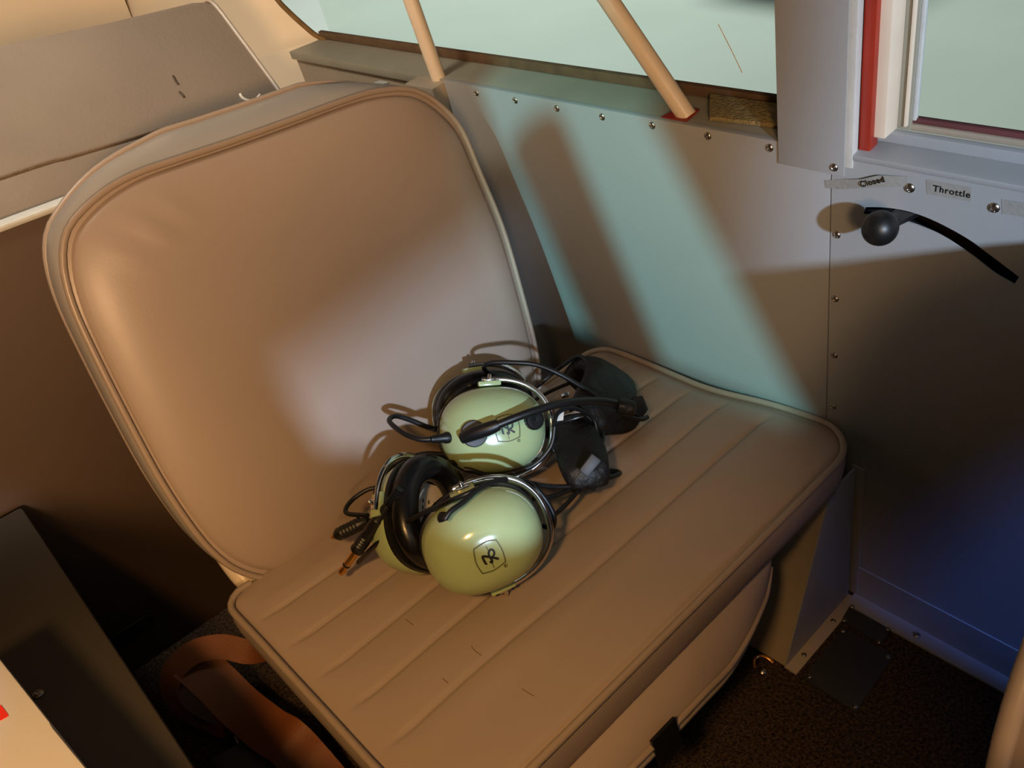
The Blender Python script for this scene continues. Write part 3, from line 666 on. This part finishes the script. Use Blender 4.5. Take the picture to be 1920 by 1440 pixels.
# added unseen blockers: hanging slab, pilot's seat shaped to cut the windscreen light
vz = thing('hanging_blocker', (-0.3, -0.4, 1.15), 'tan slab hanging from the roof ahead of the seats, added to block light', 'light blocker')
slab('blocker_slab', [(-0.46, -0.40, 0.698), (-0.02, -0.40, 0.755), (-0.02, -0.40, 1.10), (-0.46, -0.40, 1.10)], Vector((0, -0.012, 0)), M_TRIM, vz, 0.004)
for x in (-0.40, -0.10): tube('blocker_arm', [Vector((x, -0.406, 1.09)), Vector((x, -0.406, 1.16))], 0.005, M_CREAM, vz, 10, smooth_n=0)
wp = slab('upright_blocker', [(-0.106, -0.425, 0.50), (-0.050, -0.425, 0.50), (-0.050, -0.425, 1.155), (-0.106, -0.425, 1.155)], Vector((0, -0.02, 0)), M_PANEL, None, 0.004); tag(wp, kind='structure')   # added unseen slab, keeps windscreen light off the aft side wall
ps = thing('pilot_seat_blocker', (-0.2, -0.15, 0), 'unseen tan vinyl pilot seat beside the front passenger seat, shaped to block light', 'seat')
slab('backrest', [(-0.36, -0.10, 0.16), (0.14, -0.10, 0.16), (0.14, -0.07, 0.46), (0.10, -0.066, 0.495), (0.03, -0.066, 0.508), (-0.04, -0.065, 0.565), (-0.31, -0.065, 0.575), (-0.36, -0.07, 0.52)], Vector((0, -0.06, 0)), M_VINYL, ps, 0.012)
slab('headrest_blocker', [(-0.19, -0.075, 0.580), (-0.06, -0.075, 0.580), (-0.07, -0.07, 0.640), (-0.18, -0.07, 0.640)], Vector((0, -0.05, 0)), M_VINYL, ps, 0.010)  # added to cut the warm lamp low on the backrest
box('seat_pan', (-0.36, -0.55, 0.10), (0.14, -0.10, 0.20), M_VINYL, ps, 0.015)
for x in (-0.32, 0.10):
    for y in (-0.50, -0.16): tube('leg', [Vector((x, y, 0.11)), Vector((x, y, 0))], 0.01, M_CREAM, ps, 10, smooth_n=0)

# ================================================================ HEADSETS
def cupframe(px, py, depth, n_cam, long_img):
    c = at(px, py, depth); n = (RIGHT * n_cam[0] + UP * n_cam[1] + BACK * n_cam[2]).normalized()
    l = RIGHT * long_img[0] - UP * long_img[1]; l = (l - n * l.dot(n)).normalized(); s = n.cross(l).normalized()
    return c, n, l, s                      # centre of rim plane, outward, long axis, short axis (upwards in the picture)
A_, B_, H_ = 0.0462, 0.0378, 0.036
def sup(th, e=2.35):
    c, s = math.cos(th), math.sin(th)
    return (abs(c) ** (2 / e) * math.copysign(1, c), abs(s) ** (2 / e) * math.copysign(1, s))
def dome_pt(fr, u, v, lift=0.0):           # point on the dome at plan position u, v (metres along long, short)
    c, n, l, s = fr; q = min(1, (abs(u / A_) ** 2.35 + abs(v / B_) ** 2.35)); h = H_ * (1 - q ** 1.25) ** 0.55 if q < 1 else 0
    return c + l * u + s * v + n * (h + lift)
def loft(name, fr, rings, mat_, parent, n=56, capa=True, capb=True):
    c, nn, l, s = fr; V = []; Fc = []
    for sa, h in rings:
        for i in range(n):
            x, y = sup(2 * math.pi * i / n); V.append(c + l * (x * (A_ + sa) if not isinstance(sa, tuple) else x * sa[0]) + s * (y * (B_ + sa) if not isinstance(sa, tuple) else y * sa[1]) + nn * h)
    m = len(rings)
    for j in range(m - 1):
        for i in range(n): Fc.append((j * n + i, j * n + (i + 1) % n, (j + 1) * n + (i + 1) % n, (j + 1) * n + i))
    if capa: Fc.append(tuple(reversed(range(n))))
    if capb: Fc.append(tuple((m - 1) * n + i for i in range(n)))
    o = mesh_obj(name, V, Fc, mat_, parent); return auto(o, 40)
def ear_cup(hs, fr, logo=None, label=None):
    rings = []
    for k in range(21):
        q = 1 - (k / 20) ** 1.0 if k < 20 else 0.003
        r = math.sqrt(max(0, 1 - (k / 20.0) ** 2)) if k < 20 else 0.01
        qq = r ** 2.35; h = H_ * (1 - qq ** 1.25) ** 0.55 if r < 1 else 0
        rings.append(((A_ * max(r, .01), B_ * max(r, .01)), h))
    rings = [((A_ * 0.985, B_ * 0.985), -0.005), ((A_, B_), -0.003)] + rings
    cup = loft('ear_cup', fr, rings, M_CUP, hs)
    if label: cup['label'] = label
    loft('rim_seal', fr, [(-0.004, -0.011), (0.0008, -0.010), (0.0012, -0.006), (-0.003, -0.004)], M_BLACK, cup)
    # thick ear cushion: a ring with an opening
    c, n, l, s = fr; V = []; Fc = []; N = 48; K = 14
    for i in range(N):
        x, y = sup(2 * math.pi * i / N, 2.2)
        for k in range(K):
            a = 2 * math.pi * k / K; rr = -0.0095 + 0.0115 * math.cos(a); hh = -0.0195 + 0.0105 * math.sin(a)
            V.append(c + l * x * (A_ + rr) + s * y * (B_ + rr) + n * hh)
    for i in range(N):
        for k in range(K): Fc.append((i * K + k, i * K + (k + 1) % K, ((i + 1) % N) * K + (k + 1) % K, ((i + 1) % N) * K + k))
    tag(mesh_obj('ear_cushion', V, Fc, M_BLACKGLOSS, hs, True), 'black glossy ear cushion ring')
    # pivot tabs and wire clips at both ends of the short axis
    for sg in (1, -1):
        p = c + s * sg * (B_ + 0.0005)
        tab = slab('pivot_tab', [p + l * a + n * b for a, b in ((-0.010, -0.006), (0.010, -0.006), (0.010, 0.006), (-0.010, 0.006))], s * sg * 0.0045, M_CUP, cup, 0.0012)
        slab('wire_clip', [p + l * a + n * b + s * sg * 0.0046 for a, b in ((-0.004, -0.004), (0.006, -0.004), (0.006, 0.003), (-0.004, 0.003))], s * sg * 0.002, M_CHROME, tab, 0.0005)
        lathe('clip_stud', [(0.0018, 0), (0.0018, 0.003), (0.0008, 0.0042)], p + l * 0.001 + s * sg * 0.0066, s * sg, M_CHROME, tab, 12)
    return cup
def stirrup(hs, fr, side, out=0.0065, h=-0.004, name='wire_yoke'):
    c, n, l, s = fr; P = []
    for i in range(17):
        a = math.radians(90 - 180 * i / 16); x, y = sup(a, 2.3)
        P.append(c + l * side * max(0, x) * (A_ + out) + s * y * (B_ + 0.0065) + n * (h + 0.004 * (1 - abs(math.sin(a)))))
    P = [P[0] - l * side * 0.006] + P + [P[-1] - l * side * 0.006]
    return tube(name, P, 0.0019, M_CHROME, hs, 10, smooth_n=4, prof=[(0.0014 * math.cos(t), 0.0026 * math.sin(t)) for t in [2 * math.pi * k / 10 for k in range(10)]], up=n), P
def draw_logo(fr, cup, cx, cy, size, ang):
    """rounded square outline with a monogram, laid on the dome"""
    ca, sa = math.cos(ang), math.sin(ang)
    def pt(x, y, lift=0.00025): return dome_pt(fr, cx + (x * ca - y * sa) * size, cy + (x * sa + y * ca) * size, lift)
    def stroke(name, pts, r, m, closed=False, n=6):
        Q = [Vector((x, y, 0)) for x, y in pts]; Q = catmull(Q, n, closed)
        P = [pt(q.x, q.y) for q in Q]
        V, Fc = sweep(P, [(-0.00012, -r), (0.00012, -r), (0.00012, r), (-0.00012, r)], closed, up=fr[1]); mesh_obj(name, V, Fc, m, cup)
    # traced coordinates in units of half the badge, y up
    sq = [(-0.96, 0.42), (-0.86, 0.56), (-0.2, 0.94), (0.34, 1.0), (0.44, 0.96), (0.78, 0.35), (0.97, -0.32), (0.93, -0.44), (0.3, -0.88), (-0.38, -1.06), (-0.46, -1.02), (-0.82, -0.38)]
    stroke('badge_outline', sq, 0.00042, M_LINEINK, True)
    stroke('monogram', [(-0.16, -0.42), (-0.24, -0.42), (-0.42, -0.06), (-0.36, 0.03), (0.05, -0.04), (0.56, -0.18)], 0.00085, M_INK)
    stroke('monogram', [(0.02, -0.30), (0.12, -0.40), (0.16, -0.28), (0.0, 0.0), (-0.06, 0.24), (0.06, 0.44), (0.24, 0.36), (0.28, 0.12), (0.12, -0.06)], 0.00074, M_INK)
    stroke('badge_line', [(-0.22, 0.66), (-0.06, 0.36)], 0.00028, M_LINEINK, n=4)
    stroke('badge_line', [(0.14, -0.40), (0.28, -0.74)], 0.00028, M_LINEINK, n=4)
    stroke('registered_mark', [(1.0 + 0.1 * math.cos(a), -0.66 + 0.1 * math.sin(a)) for a in [k * 0.785 for k in range(8)]], 0.0002, M_LINEINK, True, 3)
    stroke('registered_mark', [(0.97, -0.71), (0.97, -0.61), (1.03, -0.63), (0.99, -0.66), (1.04, -0.71)], 0.00016, M_LINEINK, False, 3)
def cable(hs, pts, r=0.0021, m=None, name='cable'):
    return tube(name, [at(*p) for p in pts], r, m or M_BLACK, hs, 8)
def pad(hs, pts, w, th, m, upv, name='head_pad', sc=None):
    P = catmull([at(*p) for p in pts], 8); prof = []
    for k in range(16):
        a = 2 * math.pi * k / 16; prof.append((th / 2 * math.copysign(abs(math.sin(a)) ** 0.7, math.sin(a)), w / 2 * math.copysign(abs(math.cos(a)) ** 0.6, math.cos(a))))
    V, Fc = sweep(P, prof, up=upv, scale=sc); return auto(mesh_obj(name, V, Fc, m, hs), 60)

# --- lower headset, nearest the camera
h2 = thing('headset', onseat(880, 1060), 'pale green aviation headset nearest the seat front, blank glossy cup with square badge', 'headset', 'aviation headsets on the seat')
f2 = cupframe(905, 1012, 0.628, (0.17, -0.14, 1.0), (0.93, -0.37))
c2 = ear_cup(h2, f2)
draw_logo(f2, c2, 0.0, -0.0005, 0.0118, math.radians(-21.5 + 0))
st2, P2 = stirrup(h2, f2, 1)
def on2(px, py): p = hit(px, py, f2[0] + f2[1] * 0.022, f2[1]) - f2[0]; return p.dot(f2[2]), p.dot(f2[3])
g = dome_pt(f2, *on2(833, 977)); gn = (f2[1] * 0.7 - f2[2] * 0.5 + f2[3] * 0.5).normalized()
lathe('cable_grommet', [(0.0045, -0.002), (0.0045, 0.0015), (0.0025, 0.0022)], g, gn, M_BLACK, c2, 18)
f2b = cupframe(783, 970, 0.680, (-0.70, -0.36, -0.62), (0.42, -0.90))
c2b = ear_cup(h2, f2b, 'far ear cup seen from its padded inside')
stirrup(h2, f2b, 1, name='wire_yoke')
# liner with a printed sticker inside the far cup
c, n, l, s = f2b
slab('liner_sticker', [c - n * 0.012 + l * a + s * b for a, b in ((-0.022, -0.017), (0.020, -0.017), (0.026, -0.006), (0.026, 0.010), (0.016, 0.018), (-0.018, 0.018), (-0.027, 0.008), (-0.027, -0.008))], -n * 0.001, M_PAPER, c2b, 0.0003)
for i in range(3):
    for j in range(4): slab('sticker_mark', [c - n * 0.0132 + l * (-0.010 + 0.006 * j + a) + s * (-0.006 + 0.006 * i + b) for a, b in ((0, 0), (0.003, 0), (0.003, 0.001), (0, 0.001))], -n * 0.0003, M_INK, c2b)
# headband arc and its padded sleeve
tube('headband', [P2[9], at(1040, 965, 0.665), at(1080, 925, 0.69), at(1110, 880, 0.715), at(1095, 830, 0.745), at(1040, 810, 0.775), at(940, 850, 0.765), f2b[0] + f2b[2] * (A_ + 0.006)], 0.002, M_BLACK, h2, 8)
pad(h2, [(1108, 915, 0.700), (1098, 880, 0.700), (1085, 840, 0.722), (1062, 805, 0.757), (1020, 800, 0.780)], 0.042, 0.016, M_BLACKMATT, BACK, sc=lambda t: 0.55 + 0.5 * math.sin(math.pi * min(1, 0.12 + t * 0.8)))
slab('pad_flap', [at(1085, 895, 0.700), at(1122, 905, 0.694), at(1116, 922, 0.690), at(1100, 918, 0.690)], BACK * -0.006, M_BLACKMATT, h2, 0.0015)
cc = [at(x, y, 0.690) for x, y in ((1084, 880), (1108, 848), (1126, 862), (1100, 893))]
slab('cable_block', cc, BACK * 0.010, M_DARKGREY, h2, 0.0015)
# cables of the lower headset
cable(h2, [(834, 974, .592), (846, 958, .594), (868, 942, .600), (905, 912, .612), (950, 898, .628), (990, 905, .645), (1018, 930, .65), (1038, 965, .65), (1036, 988, .655), (1018, 986, .66)])
cable(h2, [(672, 1054, .688), (700, 1026, .660), (740, 993, .642), (790, 964, .628), (840, 941, .612), (880, 924, .607), (912, 908, .618)], 0.0021)
cable(h2, [(905, 905, .66), (960, 900, .67), (1030, 912, .69), (1090, 910, .70), (1135, 898, .715), (1162, 887, .735), (1140, 884, .74), (1110, 890, .735)], 0.0022)
cable(h2, [(1000, 935, .68), (1040, 930, .69), (1080, 912, .70), (1092, 898, .697)], 0.0022)
cable(h2, [(704, 940, .70), (706, 915, .71), (725, 884, .72), (760, 862, .73), (800, 850, .735), (850, 855, .74)], 0.0020)
cable(h2, [(690, 966, .69), (655, 964, .70), (648, 955, .705), (662, 936, .712), (690, 918, .715), (720, 912, .715), (760, 900, .71)], 0.0020)
cable(h2, [(740, 930, .665), (762, 902, .67), (795, 880, .68), (840, 868, .70), (880, 870, .72)], 0.0026)
# jack plugs
def plug(hs, a, b, dark_only=False):
    A, B = at(*a), at(*b); d = (A - B).normalized(); L = (A - B).length
    pg = lathe('plug_barrel', [(0.0030, 0), (0.0042, 0.004), (0.0046, 0.014)] + [(0.0050 if i % 2 else 0.0056, 0.016 + 0.0016 * i) for i in range(8)] + [(0.0056, 0.032)] + [(0.0050 if i % 2 else 0.0058, 0.034 + 0.0014 * i) for i in range(10)] + [(0.0060, 0.050), (0.0056, 0.0515)], B, d, M_BLACK, hs, 20)
    for i in range(7): lathe('strain_ring', [(0.0026, 0), (0.0036, 0.0003), (0.0036, 0.0012), (0.0026, 0.0015)], B - d * (0.003 + 0.0026 * i), d, M_BLACK, pg, 14)
    e = B + d * 0.0515
    lathe('plug_pin', [(0.0030, -0.001), (0.0030, 0.016), (0.0031, 0.0162), (0.0031, 0.018), (0.0027, 0.0185), (0.0019, 0.020), (0.0030, 0.0235), (0.0026, 0.0265), (0.0009, 0.0285)], e, d, M_BRASS, pg, 18)
    lathe('insulator_ring', [(0.00315, 0.0160), (0.0033, 0.0162), (0.0033, 0.0178), (0.00315, 0.018)], e, d, M_BLACK, pg, 18)
    return pg
plug(h2, (626, 1094, .680), (728, 947, .648))
A, B = at(612, 1013, .707), at(690, 975, .690); d = (A - B).normalized()
pg = lathe('plug_barrel', [(0.0028, 0), (0.0040, 0.006)] + [(0.0052 if i % 2 else 0.0060, 0.009 + 0.0018 * i) for i in range(12)] + [(0.0058, 0.032), (0.0035, 0.036)], B, d, M_BLACK, h2, 18)
lathe('plug_pin', [(0.0022, 0), (0.0022, 0.003), (0.001, 0.0045)], B + d * 0.036, d, M_BRASS, pg, 14)

# --- upper headset
h1 = thing('headset', onseat(930, 880), 'pale green aviation headset against the backrest, boom microphone crossing its cup', 'headset', 'aviation headsets on the seat')
f1 = cupframe(924, 806, 0.722, (0.14, 0.05, 1.0), (0.985, -0.08))
c1_ = ear_cup(h1, f1)
draw_logo(f1, c1_, 0.0085, 0.0010, 0.0118, math.radians(-18.6))
st1, P1 = stirrup(h1, f1, 1)
f1b = cupframe(900, 772, 0.786, (-0.35, 0.0, -1.0), (0.98, -0.15))
ear_cup(h1, f1b, 'far ear cup mostly hidden behind the near one')
stirrup(h1, f1b, 1)
tube('headband', [P1[9], at(1062, 785, 0.735), at(1110, 772, 0.750), at(1150, 745, 0.785), at(1160, 710, 0.825), at(1120, 700, 0.85), at(1040, 730, 0.85), f1b[0] + f1b[2] * (A_ + 0.006)], 0.002, M_BLACK, h1, 8)
sl = slab('band_slider', [at(1042, 781, 0.732), at(1090, 766, 0.742), at(1096, 782, 0.740), at(1046, 795, 0.730)], BACK * -0.002, M_CHROME, h1, 0.0006)
slab('slider_clip', [at(1040, 768, 0.730), at(1058, 766, 0.732), at(1056, 788, 0.730), at(1042, 790, 0.729)], BACK * 0.0015, M_PAPER, h1, 0.0004)
pad(h1, [(1098, 790, 0.752), (1118, 760, 0.762), (1142, 728, 0.784), (1140, 705, 0.813), (1105, 702, 0.838), (1075, 725, 0.843)], 0.050, 0.022, M_BLACKMATT, BACK, sc=lambda t: 0.62 + 0.5 * math.sin(math.pi * min(1, 0.05 + t * 0.85)))
pad(h1, [(1105, 790, 0.770), (1140, 786, 0.778), (1170, 782, 0.785), (1180, 765, 0.79)], 0.030, 0.014, M_BLACKMATT, BACK, 'pad_flap')
slab('cable_block', [at(1186, 745, .775), at(1206, 742, .78), at(1216, 768, .78), at(1206, 782, .775), at(1184, 778, .772)], BACK * -0.012, M_BLACK, h1, 0.0015)
# boom pivot, boom, microphone, volume knob, grommet
def on1(px, py):                        # dome coordinates on the near cup of the upper headset for a pixel, at mid dome
    p = hit(px, py, f1[0] + f1[1] * 0.030, f1[1]) - f1[0]; return p.dot(f1[2]), p.dot(f1[3])
u, v = on1(888, 813); pv = dome_pt(f1, u, v, -0.003)
piv = lathe('boom_pivot', [(0.0112, 0), (0.0112, 0.0045), (0.0104, 0.0055), (0.006, 0.0058)], pv, f1[1], M_DARKGREY, h1, 28)
pc1 = pv + f1[1] * 0.0075
pts = [at(866, 822, .680), at(888, 813, .676), at(915, 804, .673), at(935, 796, .672)]
tube('boom_sleeve', pts, 0.0052, M_BLACK, h1, 14, smooth_n=4, scale=lambda t: 0.9 + 0.25 * math.sin(math.pi * t))
tube('boom', [at(930, 798, .672), at(970, 782, .674), at(1010, 768, .680), at(1050, 757, .690), at(1090, 752, .705), at(1130, 752, .722), at(1160, 758, .735)], 0.0034, M_BLACK, h1, 12)
lathe('microphone', [(0.002, 0), (0.007, 0.002), (0.008, 0.008), (0.007, 0.016), (0.003, 0.018)], at(1155, 760, .735), RIGHT * 0.9 - UP * 0.2, M_BLACKMATT, h1, 16)
slab('boom_clamp', [at(1052, 738, .712), at(1066, 734, .714), at(1068, 744, .714), at(1054, 748, .712)], BACK * -0.003, M_CHROME, h1, 0.0008)
u, v = on1(996, 787); kp = dome_pt(f1, u, v, -0.004); kn = (f1[1] + f1[2] * 0.35).normalized()
V = []; Fc = []; n_ = 48
kr = kn.cross(f1[3]).normalized(); ks = kn.cross(kr)
for (r, h) in [(0.0086, 0.0), (0.0086, 0.008), (0.0078, 0.0095), (0.005, 0.0100), (0.0005, 0.0092)]:
    for i in range(n_):
        a = 2 * math.pi * i / n_; q = r * (1.035 if (i % 2 and r > 0.008) else 1.0); V.append(kp + kn * h + (kr * math.cos(a) + ks * math.sin(a)) * q)
for j in range(4):
    for i in range(n_): Fc.append((j * n_ + i, j * n_ + (i + 1) % n_, (j + 1) * n_ + (i + 1) % n_, (j + 1) * n_ + i))
auto(mesh_obj('volume_knob', V, Fc, M_BLACK, c1_), 30)
u, v = on1(838, 821); gp = dome_pt(f1, u, v, -0.001)
gd = (at(800, 824, .690) - at(838, 820, .698)).normalized()
lathe('cable_grommet', [(0.0050, 0), (0.0050, 0.004), (0.0040, 0.006), (0.0036, 0.014), (0.0028, 0.017)], at(843, 820, .698), gd, M_BLACK, c1_, 16)
cable(h1, [(820, 822, .694), (790, 824, .694), (760, 814, .70), (737, 798, .71), (730, 787, .718), (742, 780, .728), (768, 787, .735), (800, 800, .742), (830, 808, .75)], 0.0023)
cable(h1, [(930, 706, .765), (912, 696, .755), (908, 686, .748), (925, 680, .744), (965, 680, .742), (1005, 684, .742), (1050, 702, .742), (1100, 732, .748), (1145, 764, .757), (1180, 782, .765), (1203, 786, .772), (1214, 782, .778)], 0.0022)
cable(h1, [(1000, 730, .84), (1030, 705, .84), (1060, 682, .83), (1085, 668, .82), (1105, 684, .80), (1120, 725, .78), (1128, 770, .765), (1130, 810, .755), (1128, 835, .745)], 0.0022)
cable(h1, [(1038, 800, .715), (1045, 776, .72), (1065, 765, .725), (1090, 770, .735), (1112, 784, .745), (1120, 815, .745), (1118, 845, .735)], 0.0020)
cable(h1, [(870, 880, .70), (885, 882, .70), (912, 890, .705), (950, 888, .71), (1000, 872, .715), (1032, 838, .715), (1040, 800, .715)], 0.0021)
